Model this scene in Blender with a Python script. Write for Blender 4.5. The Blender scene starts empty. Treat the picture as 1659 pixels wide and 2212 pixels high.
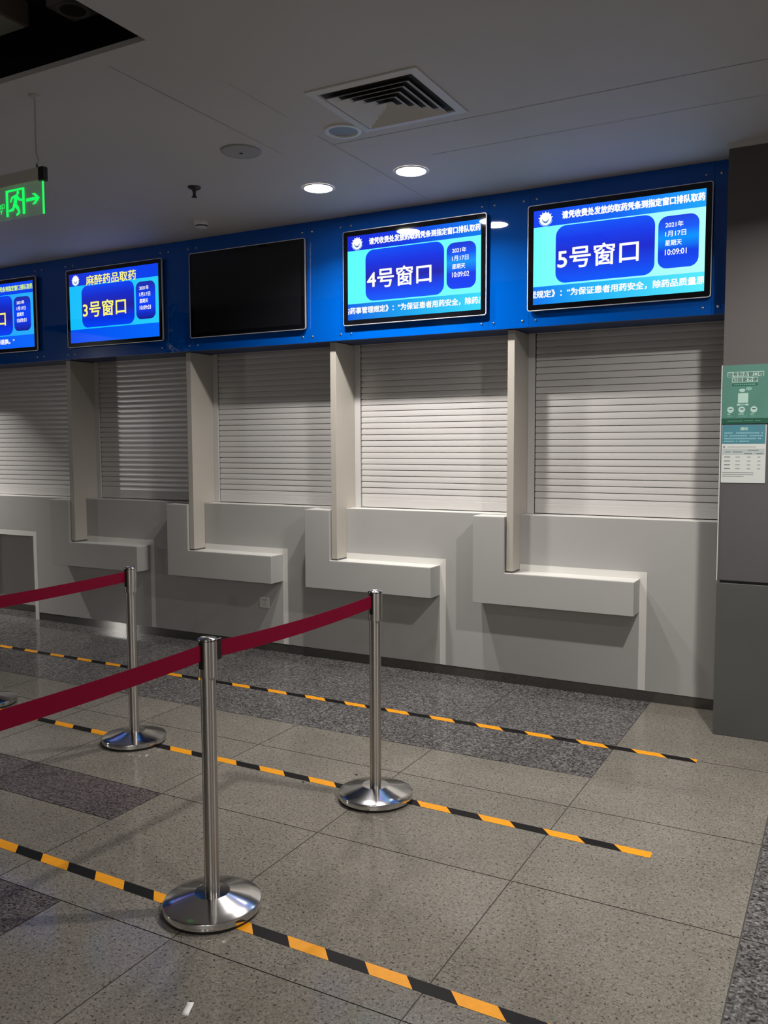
import bpy, bmesh, math, random
from mathutils import Vector, Matrix
random.seed(7)
S = bpy.context.scene
COL = S.collection
PI = math.pi

# ------------------------------------------------------------------ camera
cam_d = bpy.data.cameras.new('camera')
cam = bpy.data.objects.new('camera', cam_d)
COL.objects.link(cam)
yaw, pitch, roll, fpx = 0.496698, -0.0780336, -0.00345053, 1863.99
fw = Vector((-math.sin(yaw) * math.cos(pitch), math.cos(yaw) * math.cos(pitch), math.sin(pitch)))
rt = Vector((math.cos(yaw), math.sin(yaw), 0))
up = rt.cross(fw)
r2 = math.cos(roll) * rt + math.sin(roll) * up
u2 = -math.sin(roll) * rt + math.cos(roll) * up
M = Matrix((r2, u2, -fw)).transposed().to_4x4()
M.translation = Vector((0, 0, 1.58))
cam.matrix_world = M
cam_d.sensor_fit = 'VERTICAL'
cam_d.sensor_height = 36.0
cam_d.lens = fpx / 2212 * 36.0
cam_d.clip_start = 0.05
S.camera = cam

# ------------------------------------------------------------------ view, world
S.view_settings.view_transform = 'Standard'
S.view_settings.look = 'None'
S.view_settings.exposure = 0.0
S.view_settings.gamma = 1.0
S.view_settings.use_curve_mapping = False
try:
    S.cycles.use_denoising = True
    S.cycles.max_bounces = 8
    S.cycles.sample_clamp_indirect = 6
    S.cycles.blur_glossy = 0.3
except Exception:
    pass
W = bpy.data.worlds.new('world')
S.world = W
W.use_nodes = True
W.node_tree.nodes['Background'].inputs[0].default_value = (0.6, 0.6, 0.65, 1)
W.node_tree.nodes['Background'].inputs[1].default_value = 0.01

# main levels (tuned here)
P_ROW = 22.5        # lit downlights in front of the counter
P_SIDE = 62.0       # lit downlight just outside the right edge
P_BACK = 26.0       # lit downlights behind the viewer
P_FILL = 62.0       # two fill lights added far behind the viewer to lift the shadows
P_FAR = 36.0        # lit downlights at the far left end of the hall
WARM = (1.0, 0.955, 0.90)

CEIL = 3.125
WALL = 5.332
FASC = 5.15
LEDG = 5.18
FIN = 5.20
SHUT = 5.47
CTOP = 1.12


# ------------------------------------------------------------------ material helpers
def mat(name, col, rough=0.5, metal=0.0, spec=0.5, coat=0.0, emit=None, estr=1.0, noise=None, bump=None, aniso=None):
    m = bpy.data.materials.new(name)
    m.use_nodes = True
    nt = m.node_tree
    b = nt.nodes['Principled BSDF']
    b.inputs['Base Color'].default_value = (*col, 1)
    b.inputs['Roughness'].default_value = rough
    b.inputs['Metallic'].default_value = metal
    b.inputs['Specular IOR Level'].default_value = spec
    b.inputs['Coat Weight'].default_value = coat
    b.inputs['Coat Roughness'].default_value = 0.03
    if emit:
        b.inputs['Emission Color'].default_value = (*emit, 1)
        b.inputs['Emission Strength'].default_value = estr
    tc = None
    if noise or bump:
        tc = nt.nodes.new('ShaderNodeTexCoord')
    if noise:
        sc, amt = noise
        n = nt.nodes.new('ShaderNodeTexNoise')
        n.inputs['Scale'].default_value = sc
        n.inputs['Detail'].default_value = 5
        nt.links.new(tc.outputs['Object'], n.inputs['Vector'])
        r = nt.nodes.new('ShaderNodeMapRange')
        r.inputs['From Min'].default_value = 0.3
        r.inputs['From Max'].default_value = 0.7
        r.inputs['To Min'].default_value = 1 - amt
        r.inputs['To Max'].default_value = 1 + amt
        nt.links.new(n.outputs['Fac'], r.inputs['Value'])
        mx = nt.nodes.new('ShaderNodeVectorMath')
        mx.operation = 'SCALE'
        mx.inputs[0].default_value = col
        nt.links.new(r.outputs['Result'], mx.inputs['Scale'])
        nt.links.new(mx.outputs['Vector'], b.inputs['Base Color'])
    if bump:
        sc, st, dist = bump
        n2 = nt.nodes.new('ShaderNodeTexNoise')
        n2.inputs['Scale'].default_value = sc
        n2.inputs['Detail'].default_value = 3
        nt.links.new(tc.outputs['Object'], n2.inputs['Vector'])
        bp = nt.nodes.new('ShaderNodeBump')
        bp.inputs['Strength'].default_value = st
        bp.inputs['Distance'].default_value = dist
        nt.links.new(n2.outputs['Fac'], bp.inputs['Height'])
        nt.links.new(bp.outputs['Normal'], b.inputs['Normal'])
    return m


def srgb(r, g, b):
    f = lambda c: (c / 255 / 12.92) if c / 255 <= 0.04045 else ((c / 255 + 0.055) / 1.055) ** 2.4
    return (f(r), f(g), f(b))


def granite(name, stops, speck, rough, grain, fleck):
    """speckled stone: grains a few millimetres across, slow cloudiness, per-tile tint"""
    m = bpy.data.materials.new(name)
    m.use_nodes = True
    nt = m.node_tree
    b = nt.nodes['Principled BSDF']
    tc = nt.nodes.new('ShaderNodeTexCoord')
    v = nt.nodes.new('ShaderNodeTexVoronoi')
    v.inputs['Scale'].default_value = grain
    nt.links.new(tc.outputs['Object'], v.inputs['Vector'])
    sep = nt.nodes.new('ShaderNodeSeparateColor')
    nt.links.new(v.outputs['Color'], sep.inputs['Color'])
    cr = nt.nodes.new('ShaderNodeValToRGB')
    el = cr.color_ramp.elements
    while len(el) < len(stops):
        el.new(0.5)
    for e, (p, c) in zip(el, stops):
        e.position = p
        e.color = (*c, 1)
    nt.links.new(sep.outputs['Red'], cr.inputs['Fac'])
    # dark flecks
    n = nt.nodes.new('ShaderNodeTexNoise')
    n.inputs['Scale'].default_value = fleck
    n.inputs['Detail'].default_value = 3
    n.inputs['Roughness'].default_value = 0.6
    nt.links.new(tc.outputs['Object'], n.inputs['Vector'])
    fr = nt.nodes.new('ShaderNodeValToRGB')
    fr.color_ramp.elements[0].position = speck
    fr.color_ramp.elements[0].color = (0.25, 0.25, 0.25, 1)
    fr.color_ramp.elements[1].position = speck + 0.07
    fr.color_ramp.elements[1].color = (1, 1, 1, 1)
    nt.links.new(n.outputs['Fac'], fr.inputs['Fac'])
    mx = nt.nodes.new('ShaderNodeMix')
    mx.data_type = 'RGBA'
    mx.blend_type = 'MULTIPLY'
    mx.inputs[0].default_value = 1
    nt.links.new(cr.outputs['Color'], mx.inputs[6])
    nt.links.new(fr.outputs['Color'], mx.inputs[7])
    # slow clouds and wear
    n3 = nt.nodes.new('ShaderNodeTexNoise')
    n3.inputs['Scale'].default_value = 2.3
    n3.inputs['Detail'].default_value = 6
    nt.links.new(tc.outputs['Object'], n3.inputs['Vector'])
    mr = nt.nodes.new('ShaderNodeMapRange')
    mr.inputs['From Min'].default_value = 0.3
    mr.inputs['From Max'].default_value = 0.7
    mr.inputs['To Min'].default_value = 0.88
    mr.inputs['To Max'].default_value = 1.1
    nt.links.new(n3.outputs['Fac'], mr.inputs['Value'])
    at = nt.nodes.new('ShaderNodeAttribute')
    at.attribute_name = 'tint'
    mul = nt.nodes.new('ShaderNodeMath')
    mul.operation = 'MULTIPLY'
    nt.links.new(mr.outputs['Result'], mul.inputs[0])
    nt.links.new(at.outputs['Fac'], mul.inputs[1])
    sc = nt.nodes.new('ShaderNodeVectorMath')
    sc.operation = 'SCALE'
    nt.links.new(mx.outputs[2], sc.inputs[0])
    nt.links.new(mul.outputs['Value'], sc.inputs['Scale'])
    nt.links.new(sc.outputs['Vector'], b.inputs['Base Color'])
    b.inputs['Roughness'].default_value = rough
    b.inputs['Specular IOR Level'].default_value = 0.2
    bp = nt.nodes.new('ShaderNodeBump')
    bp.inputs['Strength'].default_value = 0.05
    bp.inputs['Distance'].default_value = 0.002
    nt.links.new(n3.outputs['Fac'], bp.inputs['Height'])
    nt.links.new(bp.outputs['Normal'], b.inputs['Normal'])
    return m


def ramp_screen(name, axis, stops, strength=1.0):
    """a lit display area: picture colours running along one axis of the screen, behind glossy glass"""
    m = bpy.data.materials.new(name)
    m.use_nodes = True
    nt = m.node_tree
    b = nt.nodes['Principled BSDF']
    tc = nt.nodes.new('ShaderNodeTexCoord')
    sep = nt.nodes.new('ShaderNodeSeparateXYZ')
    nt.links.new(tc.outputs['Object'], sep.inputs['Vector'])
    lo, hi = stops[0][0], stops[-1][0]
    mr = nt.nodes.new('ShaderNodeMapRange')
    mr.inputs['From Min'].default_value = lo
    mr.inputs['From Max'].default_value = hi
    nt.links.new(sep.outputs[axis], mr.inputs['Value'])
    cr = nt.nodes.new('ShaderNodeValToRGB')
    el = cr.color_ramp.elements
    while len(el) < len(stops):
        el.new(0.5)
    for e, (p, c) in zip(el, stops):
        e.position = (p - lo) / (hi - lo)
        e.color = (*srgb(*c), 1)
    nt.links.new(mr.outputs['Result'], cr.inputs['Fac'])
    b.inputs['Base Color'].default_value = (0.004, 0.004, 0.005, 1)
    b.inputs['Roughness'].default_value = 0.02
    b.inputs['Specular IOR Level'].default_value = 0.5
    nt.links.new(cr.outputs['Color'], b.inputs['Emission Color'])
    b.inputs['Emission Strength'].default_value = strength
    return m


# ------------------------------------------------------------------ materials
M_CEIL = mat('ceiling_paint', (0.50, 0.485, 0.475), 0.62, noise=(1.1, 0.03))
M_CSEAM = mat('ceiling_seam', (0.25, 0.24, 0.24), 0.7)
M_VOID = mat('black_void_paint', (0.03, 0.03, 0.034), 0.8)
M_WALL = mat('grey_solid_surface', (0.40, 0.395, 0.385), 0.34, spec=0.4, noise=(0.9, 0.05))
M_LEDGE = mat('grey_ledge_surface', (0.40, 0.395, 0.385), 0.36, spec=0.4, noise=(1.6, 0.04))
M_WHITE = mat('white_solid_surface', (0.70, 0.69, 0.66), 0.35, noise=(3, 0.03))
M_FIN = mat('cream_paint', (0.46, 0.43, 0.385), 0.45, noise=(2.2, 0.05))
M_RAIL = mat('grey_powder_coat', (0.56, 0.55, 0.54), 0.4)
M_SLAT = mat('shutter_white_enamel', (0.57, 0.555, 0.545), 0.22, spec=0.6)
M_GAP = mat('dark_gap', (0.01, 0.01, 0.01), 0.8)
M_BASE = mat('dull_steel_plinth', (0.13, 0.125, 0.115), 0.10, metal=0.6)
M_BLUE = mat('blue_glossy_panel', srgb(0, 82, 178), 0.03, spec=0.5, bump=(1.6, 0.02, 0.01))
M_BLUEW = mat('blue_glossy_panel_buckled', srgb(0, 82, 178), 0.05, spec=0.5, bump=(4.5, 0.35, 0.03))
M_BLUED = mat('blue_panel_edge', srgb(0, 40, 90), 0.4)
M_SCREW = mat('polished_cap', (0.8, 0.8, 0.82), 0.12, metal=1.0)
M_BEZEL = mat('black_glass_bezel', (0.004, 0.004, 0.006), 0.05, spec=0.5)
M_EDGE = mat('brushed_edge_trim', (0.72, 0.71, 0.74), 0.45, metal=0.7)
M_OFF = mat('dark_idle_screen', (0.008, 0.008, 0.010), 0.10, spec=0.5)
M_PILL1 = mat('dark_clad_stone', (0.088, 0.09, 0.086), 0.4, spec=0.3, noise=(1.5, 0.08))
M_PILL2 = mat('mid_clad_stone', (0.098, 0.094, 0.098), 0.42, spec=0.3, noise=(1.5, 0.08))
M_PILL3 = mat('upper_pillar_paint', (0.088, 0.078, 0.078), 0.6, noise=(1.5, 0.05))
M_STEEL = mat('polished_steel', (0.58, 0.56, 0.535), 0.25, metal=1.0)
_nt = M_STEEL.node_tree
_t = _nt.nodes.new('ShaderNodeTangent')
_t.direction_type = 'RADIAL'
_t.axis = 'Z'
_nt.links.new(_t.outputs['Tangent'], _nt.nodes['Principled BSDF'].inputs['Tangent'])
_nt.nodes['Principled BSDF'].inputs['Anisotropic'].default_value = 1.0
_nt.nodes['Principled BSDF'].inputs['Anisotropic Rotation'].default_value = 0.25
M_STEELB = mat('spun_steel', (0.70, 0.69, 0.68), 0.12, metal=1.0, bump=(40, 0.01, 0.002))
M_BLACK = mat('black_plastic', (0.012, 0.012, 0.012), 0.35)
M_BELT = mat('dark_red_webbing', srgb(116, 0, 38), 0.8, spec=0.15, bump=(400, 0.3, 0.001))
M_TAPEO = mat('tape_orange', srgb(226, 150, 22), 0.45, spec=0.25, noise=(30, 0.06))
M_TAPEK = mat('tape_black', (0.007, 0.0065, 0.0068), 0.5, spec=0.12, noise=(30, 0.15))
M_VENT = mat('vent_enamel', (0.58, 0.575, 0.57), 0.45)
M_VENTD = mat('vent_throat', (0.03, 0.03, 0.032), 0.8)
M_LAMPRING = mat('lamp_ring_white', (0.7, 0.7, 0.7), 0.35)
M_LAMP = mat('lit_diffuser', (0.8, 0.8, 0.8), 0.4, emit=(1.0, 0.97, 0.93), estr=90)
M_LAMPOFF = mat('unlit_diffuser', (0.22, 0.21, 0.21), 0.4)
M_SPK = mat('speaker_grille', (0.33, 0.33, 0.34), 0.6)
M_PLAST = mat('white_plastic', (0.62, 0.61, 0.59), 0.35)
M_DARKMET = mat('dark_metal', (0.05, 0.05, 0.05), 0.35, metal=0.7)
M_ROD = mat('painted_rod', (0.5, 0.48, 0.46), 0.5)
M_PAPER = mat('paper', (0.72, 0.72, 0.68), 0.6)
M_GROUT = mat('grout', (0.05, 0.047, 0.043), 0.8)
M_GREENE = mat('lit_green', (0.0, 0.02, 0.005), 0.3, emit=srgb(20, 255, 96), estr=1.1)
M_ACRYL = bpy.data.materials.new('clear_acrylic')
M_ACRYL.use_nodes = True
_nt = M_ACRYL.node_tree
_b = _nt.nodes['Principled BSDF']
_b.inputs['Base Color'].default_value = (0.75, 0.95, 0.8, 1)
_b.inputs['Roughness'].default_value = 0.04
_b.inputs['Alpha'].default_value = 0.22
_b.inputs['Emission Color'].default_value = (*srgb(20, 255, 96), 1)
_b.inputs['Emission Strength'].default_value = 0.06

LIGHT_T = [(0.0, (0.125, 0.112, 0.096)), (0.15, (0.155, 0.142, 0.122)), (0.5, (0.18, 0.164, 0.138)), (0.85, (0.205, 0.19, 0.167)), (1.0, (0.24, 0.226, 0.205))]
DARK_T = [(0.0, (0.024, 0.023, 0.024)), (0.22, (0.062, 0.058, 0.058)), (0.5, (0.105, 0.10, 0.098)), (0.8, (0.145, 0.138, 0.137)), (1.0, (0.225, 0.215, 0.213))]
PURP_T = [(0.0, (0.03, 0.025, 0.027)), (0.3, (0.075, 0.062, 0.062)), (0.6, (0.105, 0.09, 0.088)), (1.0, (0.165, 0.143, 0.14))]
M_TILE = granite('pale_granite', LIGHT_T, 0.35, 0.11, 200, 90)
M_TILED = granite('grey_granite', DARK_T, 0.34, 0.12, 110, 70)
M_TILEP = granite('brown_granite', PURP_T, 0.37, 0.32, 140, 90)


# ------------------------------------------------------------------ mesh builder
class MB:
    def __init__(self):
        self.v, self.f, self.m, self.s = [], [], [], []
        self.mats = []

    def mi(self, material):
        if material not in self.mats:
            self.mats.append(material)
        return self.mats.index(material)

    def add(self, verts, faces, material, smooth=False):
        o = len(self.v)
        k = self.mi(material)
        self.v += [tuple(p) for p in verts]
        for f in faces:
            self.f.append([i + o for i in f])
            self.m.append(k)
            self.s.append(smooth)

    def box(self, x0, x1, y0, y1, z0, z1, material):
        v = [(x0, y0, z0), (x1, y0, z0), (x1, y1, z0), (x0, y1, z0), (x0, y0, z1), (x1, y0, z1), (x1, y1, z1), (x0, y1, z1)]
        f = [(0, 3, 2, 1), (4, 5, 6, 7), (0, 1, 5, 4), (1, 2, 6, 5), (2, 3, 7, 6), (3, 0, 4, 7)]
        self.add(v, f, material)

    def prism_y(self, pts, y0, y1, material):
        """polygon in (x, z), extruded from y0 (front) to y1; pts counter-clockwise seen from -y"""
        n = len(pts)
        v = [(x, y0, z) for x, z in pts] + [(x, y1, z) for x, z in pts]
        f = [list(range(n)), list(range(2 * n - 1, n - 1, -1))]
        f += [(i, i + n, (i + 1) % n + n, (i + 1) % n) for i in range(n)]
        self.add(v, f, material)

    def flat(self, pts, y, material):
        self.add([(x, y, z) for x, z in pts], [list(range(len(pts)))], material)

    def rect(self, x0, x1, z0, z1, y, material):
        self.flat([(x0, z0), (x1, z0), (x1, z1), (x0, z1)], y, material)

    def lathe(self, prof, cx, cy, material, n=48, cap0=False, cap1=False):
        v, f = [], []
        for r, z in prof:
            for i in range(n):
                a = 2 * PI * i / n
                v.append((cx + r * math.cos(a), cy + r * math.sin(a), z))
        for j in range(len(prof) - 1):
            for i in range(n):
                k = (i + 1) % n
                f.append((j * n + i, j * n + k, (j + 1) * n + k, (j + 1) * n + i))
        self.add(v, f, material, True)
        if cap0:
            self.add(v[:n], [list(range(n - 1, -1, -1))], material)
        if cap1:
            self.add(v[-n:], [list(range(n))], material)

    def tube(self, path, r, material, n=10):
        v, f = [], []
        P = [Vector(p) for p in path]
        for i, p in enumerate(P):
            t = (P[min(i + 1, len(P) - 1)] - P[max(i - 1, 0)]).normalized()
            ref = Vector((0, 0, 1)) if abs(t.z) < 0.9 else Vector((1, 0, 0))
            a = t.cross(ref).normalized()
            b = t.cross(a)
            for k in range(n):
                q = 2 * PI * k / n
                v.append(tuple(p + r * (math.cos(q) * a + math.sin(q) * b)))
        for i in range(len(P) - 1):
            for k in range(n):
                l = (k + 1) % n
                f.append((i * n + k, (i + 1) * n + k, (i + 1) * n + l, i * n + l))
        f.append(list(range(n)))
        f.append(list(range(len(v) - 1, len(v) - n - 1, -1)))
        self.add(v, f, material, True)

    def build(self, name, parent=None, bevel=0.0, world=None, label=None):
        me = bpy.data.meshes.new(name)
        if world is not None:
            L = Vector(world)
            vs = [tuple(Vector(p) - L) for p in self.v]
        else:
            vs = self.v
        me.from_pydata(vs, [], self.f)
        for m in self.mats:
            me.materials.append(m)
        me.polygons.foreach_set('material_index', self.m)
        me.polygons.foreach_set('use_smooth', self.s)
        me.update()
        if any(self.s):
            me.set_sharp_from_angle(angle=math.radians(35))
        o = bpy.data.objects.new(name, me)
        COL.objects.link(o)
        if parent is not None:
            o.parent = parent
        if bevel:
            md = o.modifiers.new('bevel', 'BEVEL')
            md.width = bevel
            md.segments = 2
            md.limit_method = 'ANGLE'
            md.angle_limit = math.radians(40)
        if label:
            o['label'] = label
        return o


def tag(o, label=None, cat=None, group=None, kind=None):
    if label:
        o['label'] = label
    if cat:
        o['category'] = cat
    if group:
        o['group'] = group
    if kind:
        o['kind'] = kind
    return o


def empty(name, loc, label, cat, group=None):
    o = bpy.data.objects.new(name, None)
    o.empty_display_size = 0.1
    COL.objects.link(o)
    o.location = loc
    return tag(o, label, cat, group)


def rrect(x0, x1, z0, z1, r, n=8):
    """rounded rectangle, counter-clockwise in (x, z)"""
    p = []
    for cx, cz, a0 in ((x1 - r, z0 + r, -PI / 2), (x1 - r, z1 - r, 0), (x0 + r, z1 - r, PI / 2), (x0 + r, z0 + r, PI)):
        for i in range(n + 1):
            a = a0 + (PI / 2) * i / n
            p.append((cx + r * math.cos(a), cz + r * math.sin(a)))
    return p


def disc(cx, cz, r, n=32):
    return [(cx + r * math.cos(2 * PI * i / n), cz + r * math.sin(2 * PI * i / n)) for i in range(n)]


_glyphs = {}


def glyphs(body):
    """outline of a line of writing as (verts 2D, faces), scaled into a unit box"""
    if body in _glyphs:
        return _glyphs[body]
    cu = bpy.data.curves.new('writing', 'FONT')
    cu.body = body
    cu.size = 1.0
    cu.resolution_u = 3
    ob = bpy.data.objects.new('writing', cu)
    COL.objects.link(ob)
    dg = bpy.context.evaluated_depsgraph_get()
    dg.update()
    me = bpy.data.meshes.new_from_object(ob.evaluated_get(dg))
    vs = [(v.co.x, v.co.y) for v in me.vertices]
    fs = [list(p.vertices) for p in me.polygons]
    bpy.data.objects.remove(ob)
    bpy.data.curves.remove(cu)
    bpy.data.meshes.remove(me)
    if vs:
        x0, x1 = min(v[0] for v in vs), max(v[0] for v in vs)
        y0, y1 = min(v[1] for v in vs), max(v[1] for v in vs)
        vs = [((x - x0) / (x1 - x0), (y - y0) / (y1 - y0)) for x, y in vs]
    _glyphs[body] = (vs, fs)
    return _glyphs[body]


def clip_poly(poly, x, keep_greater):
    out = []
    for i in range(len(poly)):
        a, b = poly[i], poly[(i + 1) % len(poly)]
        ia = (a[0] >= x) == keep_greater
        ib = (b[0] >= x) == keep_greater
        if ia:
            out.append(a)
        if ia != ib:
            t = (x - a[0]) / (b[0] - a[0])
            out.append((x, a[1] + t * (b[1] - a[1])))
    return out


def write(mb, body, x0, x1, z0, z1, y, material, bold=0.0, clip=None, copies=6):
    vs, fs = glyphs(body)
    offs = [(0, 0)]
    if bold:
        offs += [(bold * math.cos(2 * PI * k / copies), bold * math.sin(2 * PI * k / copies)) for k in range(copies)]
    for k, (ox, oz) in enumerate(offs):
        yy = y - 0.00002 * k
        pts = [(x0 + vx * (x1 - x0) + ox, z0 + vz * (z1 - z0) + oz) for vx, vz in vs]
        if clip is None:
            mb.add([(px, yy, pz) for px, pz in pts], fs, material)
        else:
            for f in fs:
                pl = [pts[i] for i in f]
                pl = clip_poly(pl, clip[0], True)
                if len(pl) > 2:
                    pl = clip_poly(pl, clip[1], False)
                if len(pl) > 2:
                    mb.flat(pl, yy, material)


def area(name, loc, radius, power, colour=WARM, parent=None, spread=150):
    l = bpy.data.lights.new(name, 'AREA')
    l.shape = 'DISK'
    l.size = radius * 2
    l.energy = power
    l.color = colour
    l.spread = math.radians(spread)
    o = bpy.data.objects.new(name, l)
    COL.objects.link(o)
    o.location = loc
    if parent is not None:
        o.parent = parent
    return o


# ================================================================== SETTING
# ---- floor: stone slabs laid with thin joints
XJ = [-13.0, -12.2, -11.38, -10.56, -9.74, -8.92, -8.1, -7.28, -6.46, -5.64, -4.82, -4.0, -3.53, -2.71, -2.371, -1.87, -1.038, -0.262, 0.55, 1.35, 2.15, 3.0]
YJ = [-6.0, -5.1, -4.2, -3.35, -2.5, -1.6, -0.75, 0.25, 1.13, 2.005, 2.56, 2.87, 3.60, 3.968, 4.43, 5.60]
fl = MB()
tints = []
g = 0.0022
for i in range(len(XJ) - 1):
    for j in range(len(YJ) - 1):
        x0, x1, y0, y1 = XJ[i], XJ[i + 1], YJ[j], YJ[j + 1]
        cx, cy = (x0 + x1) / 2, (y0 + y1) / 2
        m = M_TILE
        if cx > -0.262 and cy < 4.43:
            m = M_TILED
        elif cx < -1.04 and cy > 3.968:
            m = M_TILED
        elif cx < -2.71 and 2.56 < cy < 2.87:
            m = M_TILEP
        if -3.0 < cx < -2.40 and 1.13 < cy < 2.005:
            m = M_TILEP
        # joints that do not run through every course
        ax0, ax1, ay0, ay1 = x0 + g, x1 - g, y0 + g, y1 - g
        if cy > 2.005 or cy < 1.13:
            if abs(x1 + 2.371) < 1e-6:
                ax1 = x1
            if abs(x0 + 2.371) < 1e-6:
                ax0 = x0
        elif abs(x0 + 2.71) < 1e-6:
            ax0 = x0
        elif abs(x1 + 2.71) < 1e-6:
            ax1 = x1
        if cx > -2.71 and abs(y1 - 2.56) < 1e-6:
            ay1 = y1
        if cx > -2.71 and abs(y0 - 2.56) < 1e-6:
            ay0 = y0
        if cx > -1.04 and abs(y1 - 3.968) < 1e-6:
            ay1 = y1
        if cx > -1.04 and abs(y0 - 3.968) < 1e-6:
            ay0 = y0
        fl.add([(ax0, ay0, 0), (ax1, ay0, 0), (ax1, ay1, 0), (ax0, ay1, 0)], [(0, 1, 2, 3)], m)
        rr = random.Random(int((-2.29 if -2.71 < cx < -1.87 else cx) * 100) * 31 + (0 if (cx > -2.71 and 2.0 < cy < 2.87) else int(cy * 100)))
        tints.append(rr.uniform(0.94, 1.05))
fl.add([(-13, -6, -0.002), (3, -6, -0.002), (3, 5.6, -0.002), (-13, 5.6, -0.002)], [(0, 1, 2, 3)], M_GROUT)
tints.append(1.0)
floor = fl.build('floor')
at = floor.data.attributes.new('tint', 'FLOAT', 'FACE')
at.data.foreach_set('value', tints)
tag(floor, 'polished speckled granite floor of pale slabs with darker bands', None, kind='structure')

# ---- ceiling: white board with a rectangular opening to a black void
ce = MB()
OX, OY = -2.43, 2.585
TH = 0.022
ce.box(-13, 3, OY, 5.62, CEIL, CEIL + TH, M_CEIL)
ce.box(OX, 3, -6, OY, CEIL, CEIL + TH, M_CEIL)
ce.box(-13, OX, -6, -3.2, CEIL, CEIL + TH, M_CEIL)
ce.box(-13, -9.4, -3.2, OY, CEIL, CEIL + TH, M_CEIL)
sz = CEIL - 0.0006
sw = 0.0022


def seam(x0, x1, y0, y1):
    ce.add([(x0, y0, sz), (x0, y1, sz), (x1, y1, sz), (x1, y0, sz)], [(0, 1, 2, 3)], M_CSEAM)


seam(-2.725 - sw, -2.725 + sw, 2.68, 3.91)
seam(-2.405 - sw * .8, -2.405 + sw * .8, 3.05, 3.50)
seam(-2.414 - sw, -2.414 + sw, 3.76, 5.05)
seam(-2.41, 0.2, 3.915 - sw, 3.915 + sw)
seam(-2.05, 0.2, 4.30 - sw * .6, 4.30 + sw * .6)
seam(-4.35 - sw * .6, -4.35 + sw * .6, 2.9, 5.0)
ceiling = tag(ce.build('ceiling'), 'white board ceiling with thin seams and a dark rectangular opening', None, kind='structure')
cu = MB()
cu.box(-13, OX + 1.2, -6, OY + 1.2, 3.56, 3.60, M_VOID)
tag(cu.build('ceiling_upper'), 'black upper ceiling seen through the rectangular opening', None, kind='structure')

# ---- room walls
wb = MB()
# counter front with the open knee space of the leftmost bay
KX0, KX1, KZ = -7.42, -6.511, 0.763
wb.box(KX1, 1.0, WALL, 5.56, 0.067, CTOP, M_WALL)
wb.box(KX0, KX1, WALL, 5.56, KZ, CTOP, M_WALL)
wb.box(-13, KX0, WALL, 5.56, 0.067, CTOP, M_WALL)
wb.box(KX0 - 0.02, KX1 + 0.02, 5.56, 5.58, 0.0, KZ + 0.02, M_WALL)
wb.box(-13, 1.0, WALL + 0.001, 5.56, CTOP, CTOP + 0.002, M_WHITE)
# wall behind the shutters
wb.box(-13, 1.0, 5.60, 5.66, 0, 3.56, M_WALL)
tag(wb.build('wall_back'), 'grey counter wall under the roller shutters', None, kind='structure')
wl = MB()
wl.box(-13.06, -13.0, -6, 5.66, 0, 3.6, M_WALL)
tag(wl.build('wall_left'), 'plain grey end wall of the hall', None, kind='structure')
wr = MB()
wr.box(3.0, 3.06, -6, 5.66, 0, 3.6, M_WALL)
wr.box(1.0, 3.0, WALL, 5.66, 0, 3.2, M_WALL)
tag(wr.build('wall_right'), 'plain grey wall on the right', None, kind='structure')
wf = MB()
wf.box(-13, 3, -6.06, -6.0, 0, 3.6, M_WALL)
tag(wf.build('wall_front'), 'plain grey wall behind the viewer', None, kind='structure')
bb = MB()
bb.box(KX1, -0.3, WALL + 0.004, 5.5, 0, 0.0665, M_BASE)
bb.box(-13, KX0, WALL + 0.004, 5.5, 0, 0.0665, M_BASE)
bb.box(KX0, KX1, 5.545, 5.559, 0, 0.0665, M_BASE)
tag(bb.build('baseboard_back'), 'dark metal plinth along the foot of the counter wall', None, kind='structure')

# ---- pillar at the right
px0, px1, PY = -0.62, 0.75, 4.895
pl = MB()
pl.box(px0 + 0.012, px1, PY + 0.03, WALL, 0, CEIL, M_PILL1)
pillar = tag(pl.build('pillar'), 'dark stone clad pillar at the right end of the counters', None, kind='structure')
q = MB(); q.box(px0, px1, PY, PY + 0.06, 0, 0.834, M_PILL1)
q.build('lower_cladding', pillar, 0.003, label='darkest stone panel at the foot')
q = MB(); q.box(px0 + 0.001, px1, PY + 0.001, PY + 0.06, 0.848, 1.99, M_PILL2)
q.build('middle_cladding', pillar, 0.003, label='slightly lighter stone panel')
q = MB(); q.box(px0 - 0.002, px0 + 0.003, PY - 0.002, PY + 0.012, 0.848, 1.99, M_RAIL)
q.build('corner_bead', pillar, label='thin pale corner strip')
q = MB(); q.box(px0 + 0.004, px1, PY + 0.006, PY + 0.06, 1.99, 3.10, M_PILL3)
q.build('upper_panel', pillar, label='brownish grey painted upper part')
q = MB(); q.box(px0 - 0.004, px1, PY - 0.004, PY + 0.06, 3.10, CEIL, M_CEIL)
q.build('top_trim', pillar, label='pale strip at the ceiling')

# ---- bays
FINX = [(-1.929, -1.883), (-3.245, -3.199), (-4.556, -4.510), (-5.872, -5.822)]   # bay 5, 4, 3, 2 from the right
LEDGE = [(-2.152, -1.937, -1.117), (-3.459, -3.251, -2.455), (-4.770, -4.560, -3.762), (-6.100, -5.876, -5.098)]
STRIPE = [-1.072, -2.412, -3.718, -5.053]
WHERE = ['below the 5 screen beside the pillar', 'below the 4 screen', 'below the switched off screen', 'below the 3 screen']
ORD = ['nearest the pillar', 'between the 4 screen and the blank screen', 'between the blank screen and the 3 screen', 'left of the 3 screen, farthest from the pillar']
ORDF = ['right of the 4 screen, nearest the pillar', 'between the 4 screen and the blank screen', 'between the blank screen and the 3 screen', 'left of the 3 screen, farthest from the pillar']

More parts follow.
